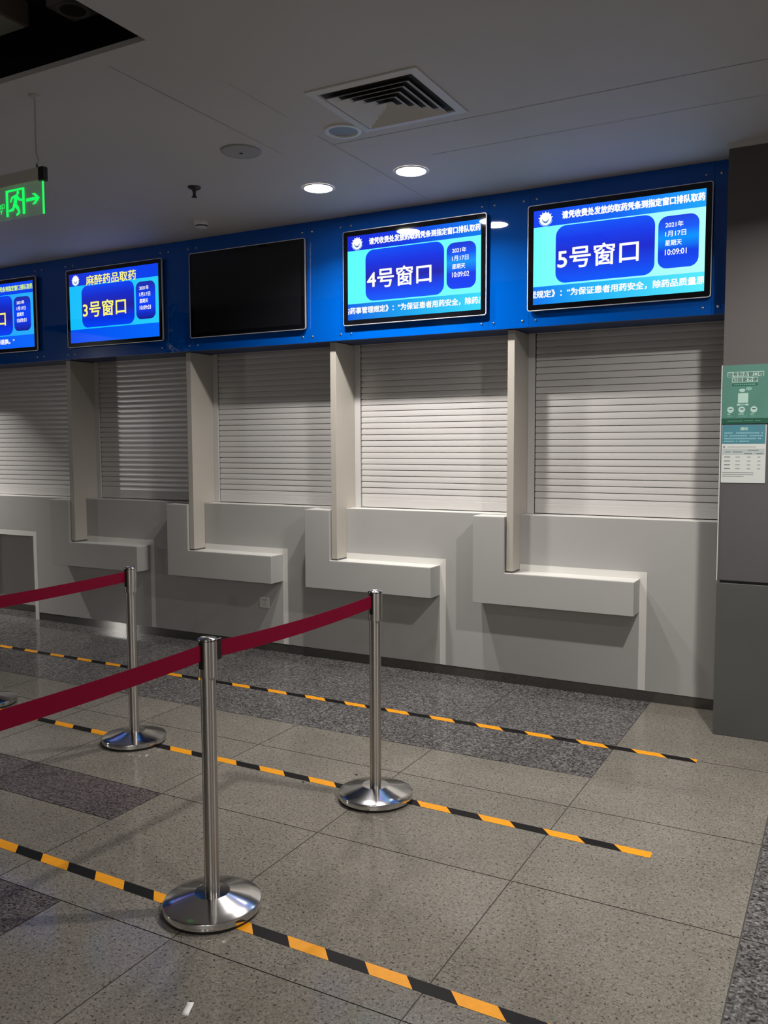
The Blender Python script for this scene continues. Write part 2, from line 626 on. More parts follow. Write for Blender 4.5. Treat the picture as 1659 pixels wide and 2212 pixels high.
# white flush strips (frames of the former knee spaces)
for k in range(4):
    t = MB()
    xr = STRIPE[k]
    xf = FINX[k][1]
    t.prism_y([(xf, 0.757), (xr - 0.044, 0.757), (xr - 0.044, 0.068), (xr, 0.068), (xr, 0.80), (xf, 0.80)], WALL - 0.0015, WALL + 0.002, M_WHITE)
    tag(t.build('trim_%d' % (k + 1)), 'white flush strip around the ledge ' + WHERE[k], None, kind='structure')
t = MB()
t.prism_y([(KX0 - 0.045, 0.0), (KX0 + 0.0015, 0.0), (KX0 + 0.0015, KZ - 0.0015), (KX1 - 0.0015, KZ - 0.0015), (KX1 - 0.0015, 0.0), (KX1 + 0.044, 0.0), (KX1 + 0.044, KZ + 0.042), (KX0 - 0.045, KZ + 0.042)], WALL - 0.0015, WALL + 0.16, M_WHITE)
tag(t.build('trim_5'), 'white frame around the open knee space at the far left', None, kind='structure')

# stepped ledges
for k in range(4):
    xl, xs, xr = LEDGE[k]
    r = empty('service_ledge', (xl, LEDG, 0.55), 'grey stepped counter ledge ' + WHERE[k], 'ledge', 'stepped ledges on the counter wall')
    b = MB()
    b.prism_y([(xl, 0.55), (xr, 0.55), (xr, 0.753), (xs, 0.753), (xs, 1.113), (xl, 1.113)], LEDG, WALL - 0.0017, M_LEDGE)
    o = b.build('ledge_body', r, 0.002, world=r.location)
    b = MB()
    b.box(xs, xr, LEDG + 0.0005, WALL - 0.002, 0.7532, 0.757, M_WHITE)
    b.box(xl, xs, LEDG + 0.0005, WALL - 0.002, 1.1132, 1.117, M_WHITE)
    b.build('ledge_top', r, world=r.location, label='white top surface')

# divider fins
for k in range(4):
    x0, x1 = FINX[k]
    b = MB()
    # side profile in (y, z)
    prof = [(FIN, 0.768), (WALL - 0.0015, 0.768), (WALL - 0.0015, CTOP + 0.003), (5.468, CTOP + 0.003), (5.468, 2.294), (FIN, 2.294)]
    n = len(prof)
    v = [(x0, y, z) for y, z in prof] + [(x1, y, z) for y, z in prof]
    f = [list(range(n - 1, -1, -1)), list(range(n, 2 * n))] + [(i, (i + 1) % n, (i + 1) % n + n, i + n) for i in range(n)]
    b.add(v, f, M_FIN)
    r = empty('divider_fin', (x0, FIN, 0.757), 'narrow cream upright divider ' + ORDF[k], 'divider', 'upright dividers between the shutters')
    b.build('fin_board', r, 0.002, world=r.location)
    b = MB()
    b.box(x0 + 0.004, x1 - 0.003, FIN + 0.006, WALL - 0.004, 0.7571, 0.769, M_PILL2)
    b.build('foot_packing', r, world=r.location, label='dark packing under the foot')

# roller shutters
SX = [(-1.883, -0.45), (-3.199, -1.929), (-4.510, -3.245), (-5.822, -4.556), (-7.19, -5.872)]
SLAB = ['next to the pillar, below the 5 screen', 'below the 4 screen', 'below the switched off screen', 'below the 3 screen', 'at the far left edge, left of the 3 screen']
PITCH = 0.0425
for k, (x0, x1) in enumerate(SX):
    r = empty('roller_shutter', ((x0 + x1) / 2, SHUT, CTOP + 0.002), 'closed pale slatted roller shutter ' + SLAB[k], 'shutter', 'closed roller shutters over the counter')
    xa, xb = x0 + 0.052, x1 - 0.03
    b = MB()
    prof = []
    z = 1.186
    while z < 2.50:
        for i in range(6):
            t = i / 5
            prof.append((SHUT - 0.0022 + 0.0030 * t - 0.0012 * math.sin(PI * t), z + t * (PITCH - 0.0050)))
        prof.append((SHUT + 0.0095, z + PITCH - 0.0046))
        prof.append((SHUT + 0.0095, z + PITCH - 0.0004))
        z += PITCH
    n = len(prof)
    v = [(xa, y, z) for y, z in prof] + [(xb, y, z) for y, z in prof]
    b.add(v, [(i, i + n, i + n + 1, i + 1) for i in range(n - 1)], M_SLAT, False)
    b.build('curtain', r, world=r.location)
    b = MB()
    b.box(xa, xb, SHUT - 0.004, SHUT + 0.016, CTOP + 0.007, 1.186, M_SLAT)
    b.build('bottom_bar', r, 0.002, world=r.location)
    for sx0, sx1 in ((x0 + 0.0005, x0 + 0.046), (x1 - 0.03, x1 - 0.0005)):
        b = MB()
        b.box(sx0, sx1, SHUT - 0.012, SHUT + 0.03, CTOP + 0.003, 2.50, M_RAIL)
        b.build('guide_rail', r, 0.0015, world=r.location)
    b = MB()
    b.box(x0 + 0.0462, x0 + 0.0515, SHUT + 0.004, SHUT + 0.03, CTOP + 0.003, 2.50, M_GAP)
    b.build('side_seal', r, world=r.location, label='black gap beside the slats')

# ---- blue fascia with panels and screw caps
TV = [(-1.7756, -0.7171), (-3.082, -2.0416), (-4.432, -3.390), (-5.744, -4.703), (-7.158, -6.108)]
fz0, fz1 = 2.295, 3.124
LEAN = 0.007


def fy(z):
    return FASC + (z - 2.71) * LEAN


fas = empty('fascia', (-3.5, FASC, fz0), 'long glossy blue fascia over the shutters carrying the screens', 'fascia')
edges = [-9.2]
for x0, x1 in TV[::-1]:
    edges += [x0, x1]
edges += [-0.612]
b = MB()
b.box(-9.2, -0.612, FASC + 0.02, 5.4555, fz0 + 0.002, fz1, M_BLUED)
b.build('fascia_core', fas, world=fas.location, label='dark blue carcass behind the panels')
SPOTS = []
for i in range(len(edges) - 1):
    x0, x1 = edges[i] + 0.0007, edges[i + 1] - 0.0007
    b = MB()
    v = [(x0, fy(fz0), fz0), (x1, fy(fz0), fz0), (x1, fy(fz1), fz1), (x0, fy(fz1), fz1)]
    # finely divided face so that the gloss stays smooth, folded back at the bottom edge
    nx = max(2, int((x1 - x0) / 0.1))
    vv, ff = [], []
    for a in range(nx + 1):
        x = x0 + (x1 - x0) * a / nx
        vv += [(x, FASC + 0.019, fz0), (x, fy(fz0), fz0), (x, fy(fz1), fz1), (x, FASC + 0.019, fz1)]
    for a in range(nx):
        for c in range(3):
            ff.append((a * 4 + c, a * 4 + 4 + c, a * 4 + 5 + c, a * 4 + 1 + c))
    ff += [(0, 1, 2, 3), tuple(nx * 4 + c for c in (3, 2, 1, 0))]
    b.add(vv, ff, M_BLUEW if i == 4 else M_BLUE)
    panel = b.build('panel', fas, world=fas.location)
    off = []
    if i % 2 == 1:
        off = [x0 + 0.043, x1 - 0.043]
    else:
        if i > 0:
            off.append(x0 + 0.036)
        if i < len(edges) - 2:
            off.append(x1 - 0.039)
        else:
            off.append(x1 - 0.07)
    for sx in off:
        for zz in (2.336, 3.057):
            s = MB()
            yy = fy(zz)
            n = 16
            prof = [(0.0075, 0.0), (0.0075, 0.003), (0.005, 0.0062), (0.0018, 0.0072)]
            v, f = [], []
            for rr, h in prof:
                for a in range(n):
                    an = 2 * PI * a / n
                    v.append((sx + rr * math.cos(an), yy - h, zz + rr * math.sin(an)))
            for j in range(len(prof) - 1):
                for a in range(n):
                    c = (a + 1) % n
                    f.append((j * n + a, j * n + c, (j + 1) * n + c, (j + 1) * n + a))
            f.append([3 * n + a for a in range(n)])
            s.add(v, f, M_SCREW, True)
            s.build('screw_cap', panel, world=fas.location)

# ---- screens
ZB, ZT = 2.385, 3.012
CY_H = [(0.0, (96, 255, 250)), (0.4, (105, 255, 250)), (1.05, (190, 255, 250))]
BRIGHT = dict(
    bg=[(0.0, (110, 255, 252)), (1.05, (185, 255, 250))],
    hdr=[(0.0, (22, 62, 238)), (0.55, (18, 104, 246)), (1.05, (30, 170, 255))],
    ftr=[(0.0, (10, 110, 240)), (0.5, (40, 190, 250)), (1.05, (90, 240, 255))],
    box=[(0.15, (10, 92, 255)), (0.23, (22, 70, 235)), (0.32, (30, 42, 205)), (0.42, (24, 62, 236)), (0.51, (14, 92, 255))],
    side=[(0.18, (20, 84, 248)), (0.27, (20, 62, 232)), (0.345, (6, 150, 255)), (0.40, (26, 92, 248)), (0.48, (36, 62, 222))])
TEAL = dict(
    bg=[(0.0, (90, 255, 250)), (1.05, (125, 255, 250))],
    hdr=[(0.0, (22, 34, 210)), (0.5, (10, 60, 228)), (1.05, (10, 128, 240))],
    ftr=[(0.0, (4, 90, 230)), (0.5, (12, 165, 240)), (1.05, (60, 225, 255))],
    box=[(0.14, (6, 96, 255)), (0.22, (12, 66, 240)), (0.30, (26, 28, 170)), (0.40, (12, 46, 226)), (0.50, (10, 80, 250))],
    side=[(0.18, (14, 66, 245)), (0.27, (12, 56, 238)), (0.345, (4, 150, 250)), (0.40, (14, 84, 245)), (0.48, (30, 40, 205))])
DIM = dict(
    bg=[(0.0, (14, 190, 252)), (1.05, (40, 205, 250))],
    hdr=[(0.0, (24, 40, 196)), (0.5, (4, 66, 240)), (1.05, (4, 64, 235))],
    ftr=[(0.0, (4, 76, 242)), (1.05, (6, 104, 250))],
    box=[(0.13, (4, 72, 250)), (0.22, (8, 50, 225)), (0.30, (30, 30, 150)), (0.40, (16, 40, 200)), (0.50, (4, 70, 248))],
    side=[(0.18, (26, 28, 140)), (0.27, (8, 60, 240)), (0.345, (4, 66, 245)), (0.42, (20, 50, 200)), (0.48, (40, 36, 140))])
DIM2 = dict(DIM, bg=[(0.0, (20, 160, 250)), (1.05, (40, 175, 250))])
M_TXTW = mat('screen_white_writing', (0, 0, 0), 0.1, emit=(1, 1, 0.97), estr=1.0)
M_TXTY = mat('screen_yellow_writing', (0, 0, 0), 0.1, emit=srgb(255, 246, 122), estr=1.0)
M_TXTYD = mat('screen_dim_yellow_writing', (0, 0, 0), 0.1, emit=srgb(214, 246, 120), estr=1.0)
M_EMB = mat('screen_emblem_blue', (0, 0, 0), 0.1, emit=srgb(60, 120, 190), estr=1.0)
M_EMBC = mat('screen_emblem_cyan', (0, 0, 0), 0.1, emit=srgb(170, 240, 250), estr=1.0)


def screen(idx, x0, x1, scheme, label, big=None, big_m=None, head=None, head_box=None, head_m=None, head_b=0.0016, foot=None, clock=None):
    w, h = x1 - x0, ZT - ZB
    yc = FASC
    r = empty('wall_screen', (x0, FASC - 0.036, ZB), label, 'screen', 'screens on the blue fascia')
    Lw = r.location
    yf = FASC - 0.036
    # housing
    b = MB()
    b.prism_y([(x, z) for x, z in rrect(x0 + 0.006, x1 - 0.006, ZB + 0.006, ZT - 0.006, 0.012)], yf + 0.004, FASC - 0.0035, M_BLACK)
    b.build('housing', r, world=Lw)
    b = MB()
    o1 = rrect(x0, x1, ZB, ZT, 0.016)
    o2 = rrect(x0 + 0.0045, x1 - 0.0045, ZB + 0.0045, ZT - 0.0045, 0.0125)
    n = len(o1)
    v = [(x, yf, z) for x, z in o1] + [(x, yf, z) for x, z in o2] + [(x, yf + 0.012, z) for x, z in o1]
    f = [(i, (i + 1) % n, (i + 1) % n + n, i + n) for i in range(n)] + [(i + 2 * n, (i + 1) % n + 2 * n, (i + 1) % n, i) for i in range(n)]
    b.add(v, f, M_EDGE)
    b.build('edge_trim', r, world=Lw, label='thin silver rim')
    b = MB()
    b.prism_y(o2, yf + 0.0005, yf + 0.006, M_BEZEL)
    b.build('bezel', r, world=Lw, label='black glass front')
    ax0, ax1, az0, az1 = 0.038, w - 0.036, 0.036, h - 0.036
    if scheme is None:
        b = MB()
        b.rect(ax0, ax1, az0, az1, -0.0004, M_OFF)
        b.build('display', r)
        return r
    mk = {k: ramp_screen('screen_%s_%d' % (k, idx), {'bg': 'X', 'hdr': 'X', 'ftr': 'X', 'box': 'Z', 'side': 'Z'}[k], s) for k, s in scheme.items()}
    b = MB()
    y = -0.0004
    b.rect(ax0, ax1, az0, az1, y, mk['bg'])
    b.rect(ax0, ax1, 0.493, az1, y - 0.0004, mk['hdr'])
    b.rect(ax0, ax1, az0, 0.142, y - 0.0004, mk['ftr'])
    b.flat(rrect(0.176, 0.752, 0.152, 0.487, 0.062), y - 0.0004, mk['box'])
    b.flat(rrect(0.770, w - 0.069, 0.178, 0.466, 0.05), y - 0.0004, mk['side'])
    # round emblem: white roundel, blue heart-shaped curve, little rays above and a broken ring below
    ex, ez, er = 0.112, 0.538, 0.037
    b.flat(disc(ex, ez, er), y - 0.0008, M_TXTW)
    hs = []
    for i in range(21):
        a = PI * (1.08 + 0.84 * i / 20)
        hs.append((ex + 0.022 * math.cos(a), ez + 0.004 + 0.023 * math.sin(a) * (1 + 0.25 * abs(math.sin(a)))))
    for i in range(20, -1, -1):
        a = PI * (1.08 + 0.84 * i / 20)
        hs.append((ex + 0.0205 * math.cos(a), ez + 0.007 + 0.018 * math.sin(a) * (1 + 0.22 * abs(math.sin(a)))))
    for i in range(20):
        b.flat([hs[i], hs[i + 1], hs[40 - i], hs[41 - i]], y - 0.0012, M_EMB)
    for i in range(7):
        a = PI * (0.06 + 0.88 * i / 6)
        c, s = math.cos(a), math.sin(a)
        t = 0.003
        p, q2 = er + 0.0005, er + 0.008
        b.flat([(ex + p * c + t * s, ez + p * s - t * c), (ex + q2 * c + t * .5 * s, ez + q2 * s - t * .5 * c), (ex + q2 * c - t * .5 * s, ez + q2 * s + t * .5 * c), (ex + p * c - t * s, ez + p * s + t * c)], y - 0.0008, M_TXTW)
    for i in range(11):
        a0 = PI * (1.06 + 0.88 * i / 11)
        a1 = a0 + PI * 0.88 / 11 * (0.72 if i % 4 != 3 else 0.5)
        p, q2 = er + 0.0025, er + 0.0065
        b.flat([(ex + p * math.cos(a0), ez + p * math.sin(a0)), (ex + q2 * math.cos(a0), ez + q2 * math.sin(a0)), (ex + q2 * math.cos(a1), ez + q2 * math.sin(a1)), (ex + p * math.cos(a1), ez + p * math.sin(a1))], y - 0.0008, M_EMBC)
    b.build('display', r, label='lit picture area in cyan and blue')
    t = MB()
    yt = -0.0022
    write(t, big, 0.190, 0.662, 0.234, 0.358, yt, big_m, 0.0022, copies=8)
    write(t, head, head_box[0], head_box[1], head_box[2], head_box[3], yt, head_m, head_b, clip=(ax0 + 0.002, ax1 - 0.002))
    for s, za, xe in (('2021年', 0.402, 0.905), ('1月17日', 0.352, 0.920), ('星期天', 0.302, 0.898), (clock, 0.251, 0.925)):
        write(t, s, 0.809, xe, za, za + 0.031, yt, M_TXTW, 0.0007)
    if foot:
        write(t, foot[0], foot[1], foot[2], 0.074, 0.118, yt, M_TXTW, 0.0016, clip=(ax0 + 0.002, ax1 - 0.002))
    t.build('lettering', r)
    return r


HEAD = '请凭收费处发放的取药凭条到指定窗口排队取药'
screen(5, *TV[0], BRIGHT, 'lit blue and cyan screen reading 5号窗口, nearest the pillar', '5号窗口', M_TXTW, HEAD, (0.214, 1.016, 0.527, 0.570), M_TXTW, 0.0021,
       ('理规定》：“为保证患者用药安全，除药品质量原', 0.012, 1.026), '10:09:01')
screen(4, *TV[1], TEAL, 'lit blue and cyan screen reading 4号窗口, right of the blank screen', '4号窗口', M_TXTW, HEAD, (0.206, 1.000, 0.522, 0.564), M_TXTW, 0.0018,
       ('的药事管理规定》：“为保证患者用药安全，除药品', 0.012, 1.030), '10:09:02')
screen(0, *TV[2], None, 'switched off black screen between the 3 and 4 screens')
screen(3, *TV[3], DIM, 'lit blue screen with yellow writing reading 3号窗口, left of the blank screen', '3号窗口', M_TXTY, '麻醉药品取药', (0.234, 0.776, 0.488, 0.565), M_TXTY, 0.0016,
       None, '10:09:03')
screen(2, *TV[4], DIM2, 'partly seen lit blue screen at the left edge with yellow writing', '2号窗口', M_TXTY, HEAD, (0.214, 1.014, 0.522, 0.566), M_TXTYD, 0.0014,
       ('除药品质量原因外，一经发出不得退换。”', -0.20, 0.765), '10:09:01')


# ================================================================== CEILING FITTINGS
def downlight(x, y, lit, label, power=0.0, r=0.085):
    o = empty('downlight', (x, y, CEIL), label, 'light', 'round downlights in the ceiling')
    L = o.location
    b = MB()
    b.lathe([(r + 0.011, CEIL - 0.0005), (r + 0.010, CEIL - 0.005), (r, CEIL - 0.006), (r - 0.002, CEIL - 0.002)], x, y, M_LAMPRING, 48)
    b.build('trim_ring', o, world=L)
    b = MB()
    b.lathe([(r - 0.001, CEIL - 0.0032), (r * 0.6, CEIL - 0.0036), (0.002, CEIL - 0.0037)], x, y, M_LAMP if lit else M_LAMPOFF, 48, cap1=True)
    b.build('diffuser', o, world=L)
    if lit:
        area('lamp_glow', (0, 0, -0.008), 0.05, power, WARM, o, 140)
    return o


downlight(-2.889, 4.512, True, 'lit round ceiling downlight, left one of the bright pair over the blank screen', P_ROW)
downlight(-2.253, 4.492, True, 'lit round ceiling downlight, right one of the bright pair below the air vent', P_ROW)
o = empty('downlight', (-2.264, 3.767, CEIL), 'unlit round downlight with a white ring beside the square air vent', 'light', 'round downlights in the ceiling')
b = MB()
b.lathe([(0.094, CEIL - 0.0005), (0.093, CEIL - 0.006), (0.089, CEIL - 0.009), (0.076, CEIL - 0.009), (0.071, CEIL - 0.003)], -2.264, 3.767, M_LAMPRING)
b.build('trim_ring', o, world=o.location)
b = MB()
b.lathe([(0.072, CEIL - 0.0035), (0.04, CEIL - 0.002), (0.002, CEIL - 0.0018)], -2.264, 3.767, M_LAMPOFF, cap1=True)
b.build('diffuser', o, world=o.location)

o = empty('ceiling_speaker', (-2.887, 3.760, CEIL), 'round grey ceiling speaker left of the unlit downlight', 'speaker')
b = MB()
b.lathe([(0.106, CEIL - 0.0005), (0.105, CEIL - 0.007), (0.100, CEIL - 0.010), (0.092, CEIL - 0.010)], -2.887, 3.760, M_SPK)
b.build('rim', o, world=o.location)
b = MB()
b.lathe([(0.0925, CEIL - 0.0095), (0.05, CEIL - 0.012), (0.012, CEIL - 0.0125), (0.002, CEIL - 0.0125)], -2.887, 3.760, M_SPK, cap1=True)
b.build('grille', o, world=o.location)
b = MB()
b.lathe([(0.010, CEIL - 0.0125), (0.010, CEIL - 0.0145), (0.003, CEIL - 0.015)], -2.887, 3.760, M_DARKMET, 16, cap1=True)
b.build('badge', o, world=o.location, label='small dark centre')

# unseen hall lamps, plus two fill lights added to brighten under the fascia
for i, (x, y, p, sp) in enumerate(((-0.10, 3.50, P_SIDE, 150), (0.55, 1.30, P_BACK, 150), (0.3, -1.6, P_BACK * 0.6, 180), (0.4, -4.8, P_FILL, 180), (2.0, -4.8, P_FILL, 180), (-7.7, 4.5, P_FAR, 95), (-8.9, 1.5, P_FAR * 0.25, 110))):
    area('unseen_light', (x, y, CEIL - 0.01), 0.05, p, WARM, None, sp)

# bright doorway far off at the left end, seen only mirrored in plinth, floor and slats
l = bpy.data.lights.new('doorway_light', 'AREA')
l.shape = 'RECTANGLE'
l.size, l.size_y = 0.34, 0.8
l.energy = 40
l.color = (1.0, 0.98, 0.96)
dl = bpy.data.objects.new('doorway_light', l)
COL.objects.link(dl)
dl.location = (-12.9, -1.95, 2.15)
dl.rotation_euler = (PI / 2, 0, -PI / 2)

# square four-way diffuser
vx0, vx1, vy0, vy1 = -2.175, -1.625, 3.285, 3.835
vc = ((vx0 + vx1) / 2, (vy0 + vy1) / 2)
o = empty('air_vent', (vc[0], vc[1], CEIL), 'square white four-way air vent with nested louvres', 'vent')
L = o.location
b = MB()


def sq_ring(mb, h0, z0, h1, z1, material):
    v = []
    for hh, zz in ((h0, z0), (h1, z1)):
        v += [(vc[0] - hh, vc[1] - hh, zz), (vc[0] + hh, vc[1] - hh, zz), (vc[0] + hh, vc[1] + hh, zz), (vc[0] - hh, vc[1] + hh, zz)]
    mb.add(v, [(i, (i + 1) % 4, (i + 1) % 4 + 4, i + 4) for i in range(4)], material)


H = 0.275
sq_ring(b, H, CEIL - 0.0005, H - 0.002, CEIL - 0.006, M_VENT)
sq_ring(b, H - 0.002, CEIL - 0.006, 0.232, CEIL - 0.008, M_VENT)
sq_ring(b, 0.232, CEIL - 0.008, 0.228, CEIL - 0.0002, M_VENT)
b.build('frame', o, world=L)
b = MB()
b.add([(vc[0] - 0.229, vc[1] - 0.229, CEIL - 0.0008), (vc[0] - 0.229, vc[1] + 0.229, CEIL - 0.0008), (vc[0] + 0.229, vc[1] + 0.229, CEIL - 0.0008), (vc[0] + 0.229, vc[1] - 0.229, CEIL - 0.0008)], [(0, 1, 2, 3)], M_VENTD)
b.build('throat', o, world=L, label='dark gaps between the louvres')
for k in range(5):
    ho = 0.205 - 0.041 * k
    b = MB()
    # louvre blade: sloping from a low outer lip up towards the centre
    sq_ring(b, ho, CEIL - 0.022, ho - 0.034, CEIL - 0.0012, M_VENT)
    sq_ring(b, ho - 0.034, CEIL - 0.0010, ho + 0.0008, CEIL - 0.0208, M_VENT)
    sq_ring(b, ho + 0.0008, CEIL - 0.0208, ho, CEIL - 0.022, M_VENT)
    b.build('louvre', o, world=L)

# sprinkler
o = empty('fire_sprinkler', (-3.529, 4.134, CEIL), 'small dark fire sprinkler hanging from the ceiling', 'sprinkler')
L = o.location
b = MB()
b.lathe([(0.040, CEIL - 0.0005), (0.038, CEIL - 0.006), (0.030, CEIL - 0.013), (0.014, CEIL - 0.018)], L.x, L.y, M_DARKMET, 32)
b.build('escutcheon', o, world=L)
b = MB()
b.lathe([(0.013, CEIL - 0.012), (0.012, CEIL - 0.03), (0.009, CEIL - 0.036), (0.010, CEIL - 0.05), (0.0125, CEIL - 0.056)], L.x, L.y, M_DARKMET, 20)
b.build('nozzle', o, world=L)
b = MB()
b.lathe([(0.004, CEIL - 0.056), (0.017, CEIL - 0.057), (0.017, CEIL - 0.060), (0.004, CEIL - 0.061)], L.x, L.y, M_DARKMET, 20, cap1=True)
b.build('deflector', o, world=L)

# smoke detector
o = empty('smoke_detector', (-4.005, 4.76, CEIL), 'small pale smoke detector on the ceiling above the blank screen', 'detector')
L = o.location
b = MB()
b.lathe([(0.052, CEIL - 0.0005), (0.053, CEIL - 0.012), (0.048, CEIL - 0.026), (0.040, CEIL - 0.034)], L.x, L.y, M_PLAST, 32)
b.build('base', o, world=L)
b = MB()
b.lathe([(0.036, CEIL - 0.030), (0.036, CEIL - 0.042)], L.x, L.y, M_GAP, 32)
b.build('sensing_slot', o, world=L, label='dark slot')
b = MB()
b.lathe([(0.036, CEIL - 0.041), (0.038, CEIL - 0.045), (0.034, CEIL - 0.051), (0.002, CEIL - 0.053)], L.x, L.y, M_PLAST, 32, cap1=True)
b.build('cover', o, world=L)

# fittings up in the black void
o = empty('square_downlight', (-3.103, 2.849, 3.56), 'unlit square framed downlight up in the dark ceiling opening', 'light')
L = o.location
b = MB()
b.lathe([(0.075 * 1.0, 3.500), (0.06, 3.500), (0.052, 3.512), (0.052, 3.555)], L.x, L.y, M_RAIL, 40)
b.build('lamp_ring', o, world=L)
b = MB()
s = 0.078
n = 40
v = [(L.x - s, L.y - s, 3.502), (L.x + s, L.y - s, 3.502), (L.x + s, L.y + s, 3.502), (L.x - s, L.y + s, 3.502)]
v += [(p[0], p[1], 3.5595) for p in v]
b.add(v, [(0, 1, 2, 3), (0, 1, 5, 4), (1, 2, 6, 5), (2, 3, 7, 6), (3, 0, 4, 7)], mat('grey_frame', (0.38, 0.36, 0.34), 0.5))
b.build('square_frame', o, world=L)
b = MB()
b.lathe([(0.0535, 3.4985), (0.02, 3.4975), (0.002, 3.4975)], L.x, L.y, mat('dark_lens', (0.16, 0.14, 0.13), 0.3), 40, cap1=True)
b.build('lens', o, world=L)
o = empty('ceiling_panel_unit', (-3.9, 2.3, 3.56), 'pale flat panel unit up in the dark opening at the top left corner', 'panel')
L = o.location
b = MB()
b.box(-4.5, -3.31, 1.6, 2.785, 3.452, 3.5595, mat('panel_side', (0.32, 0.25, 0.23), 0.6))
b.build('casing', o, 0.004, world=L)
b = MB()
b.box(-4.49, -3.325, 1.61, 2.772, 3.447, 3.453, mat('panel_face', (0.66, 0.65, 0.56), 0.5))
b.build('face', o, world=L, label='cream underside')

# ---- hanging exit sign
ey = 2.742
o = empty('exit_sign', (-3.375, ey, 2.61), 'hanging green running man exit sign with arrow on clear acrylic', 'sign')
L = o.location
EX0, EX1 = -3.555, -3.203
b = MB()
b.box(EX0, EX1, ey - 0.003, ey + 0.003, 2.611, 2.757, M_ACRYL)
b.build('acrylic_plate', o, world=L, label='clear plate')
b = MB()
b.box(EX1 - 0.0045, EX1 + 0.001, ey - 0.0034, ey + 0.0034, 2.611, 2.755, M_GREENE)
b.build('glowing_edge', o, world=L, label='bright green lit edge')
b = MB()
b.box(EX0 - 0.01, -3.219, ey - 0.013, ey + 0.013, 2.757, 2.812, mat('sign_housing', (0.55, 0.52, 0.48), 0.45))
b.build('housing', o, 0.002, world=L)
b = MB()
b.box(-3.219, -3.186, ey - 0.015, ey + 0.015, 2.752, 2.813, M_BLACK)
b.build('end_cap', o, 0.004, world=L, label='black end cap')
gy = ey - 0.0042
b = MB()
# door frame
dx0, dx1, dz0, dz1, t = -3.4475, -3.322, 2.625, 2.742, 0.0155
b.flat([(dx0, dz0), (dx0 + t, dz0), (dx0 + t, dz1), (dx0, dz1)], gy, M_GREENE)
b.flat([(dx1 - t, dz0), (dx1, dz0), (dx1, dz1), (dx1 - t, dz1)], gy, M_GREENE)
b.flat([(dx0 + t, dz1 - 0.009), (dx1 - t, dz1 - 0.009), (dx1 - t, dz1), (dx0 + t, dz1)], gy, M_GREENE)
# running figure
b.flat(disc(-3.366, 2.7235, 0.0085, 20), gy, M_GREENE)


def limb(pts, w0):
    for (a, c), (wa, wc) in zip(zip(pts[:-1], pts[1:]), zip(w0[:-1], w0[1:])):
        dx, dz = c[0] - a[0], c[1] - a[1]
        ln = math.hypot(dx, dz)
        nx, nz = -dz / ln, dx / ln
        b.flat([(a[0] - nx * wa, a[1] - nz * wa), (c[0] - nx * wc, c[1] - nz * wc), (c[0] + nx * wc, c[1] + nz * wc), (a[0] + nx * wa, a[1] + nz * wa)], gy - 0.0001, M_GREENE)
        b.flat(disc(c[0], c[1], wc, 14), gy - 0.0002, M_GREENE)


limb([(-3.377, 2.708), (-3.388, 2.672)], [0.0115, 0.0105])
b.flat(disc(-3.377, 2.707, 0.0115, 14), gy - 0.0002, M_GREENE)
limb([(-3.380, 2.711), (-3.405, 2.706), (-3.415, 2.690)], [0.006, 0.0055, 0.005])
limb([(-3.372, 2.708), (-3.357, 2.692), (-3.338, 2.688)], [0.006, 0.005, 0.005])
limb([(-3.391, 2.674), (-3.400, 2.654), (-3.424, 2.650)], [0.0085, 0.007, 0.005])
limb([(-3.384, 2.672), (-3.368, 2.655), (-3.360, 2.636), (-3.376, 2.627)], [0.009, 0.0075, 0.006, 0.005])
# arrow
b.flat([(-3.312, 2.676), (-3.262, 2.676), (-3.262, 2.690), (-3.312, 2.690)], gy, M_GREENE)
b.flat([(-3.275, 2.659), (-3.253, 2.659), (-3.2235, 2.683), (-3.238, 2.683)], gy, M_GREENE)
b.flat([(-3.238, 2.683), (-3.2235, 2.683), (-3.253, 2.707), (-3.275, 2.707)], gy, M_GREENE)
b.flat([(-3.262, 2.676), (-3.247, 2.676), (-3.238, 2.683), (-3.247, 2.690), (-3.262, 2.690)], gy - 0.0001, M_GREENE)
write(b, '安全出口', -3.545, -3.458, 2.664, 2.687, gy, M_GREENE, 0.0006)
write(b, 'EXIT', -3.545, -3.470, 2.642, 2.657, gy, M_GREENE, 0.0006)
b.build('pictogram', o, world=L, label='green running man, door, arrow and writing')
for hx in (-3.2395, -3.52):
    b = MB()
    b.tube([(hx, ey, 2.872), (hx, ey, CEIL - 0.004)], 0.0045, M_ROD, 10)
    b.lathe([(0.004, CEIL - 0.012), (0.024, CEIL - 0.006), (0.025, CEIL - 0.0005)], hx, ey, M_ROD, 24)
    b.build('hanger_rod', o, world=L)
    b = MB()
    pts = [(hx, ey, 2.875), (hx + 0.006, ey, 2.862), (hx + 0.012, ey, 2.848), (hx + 0.009, ey, 2.834), (hx, ey, 2.828), (hx - 0.003, ey, 2.836)]
    b.tube(pts, 0.0035, M_ROD, 8)
    b.tube([(hx, ey, 2.812), (hx, ey, 2.830)], 0.004, M_DARKMET, 8)
    b.build('hook', o, world=L)


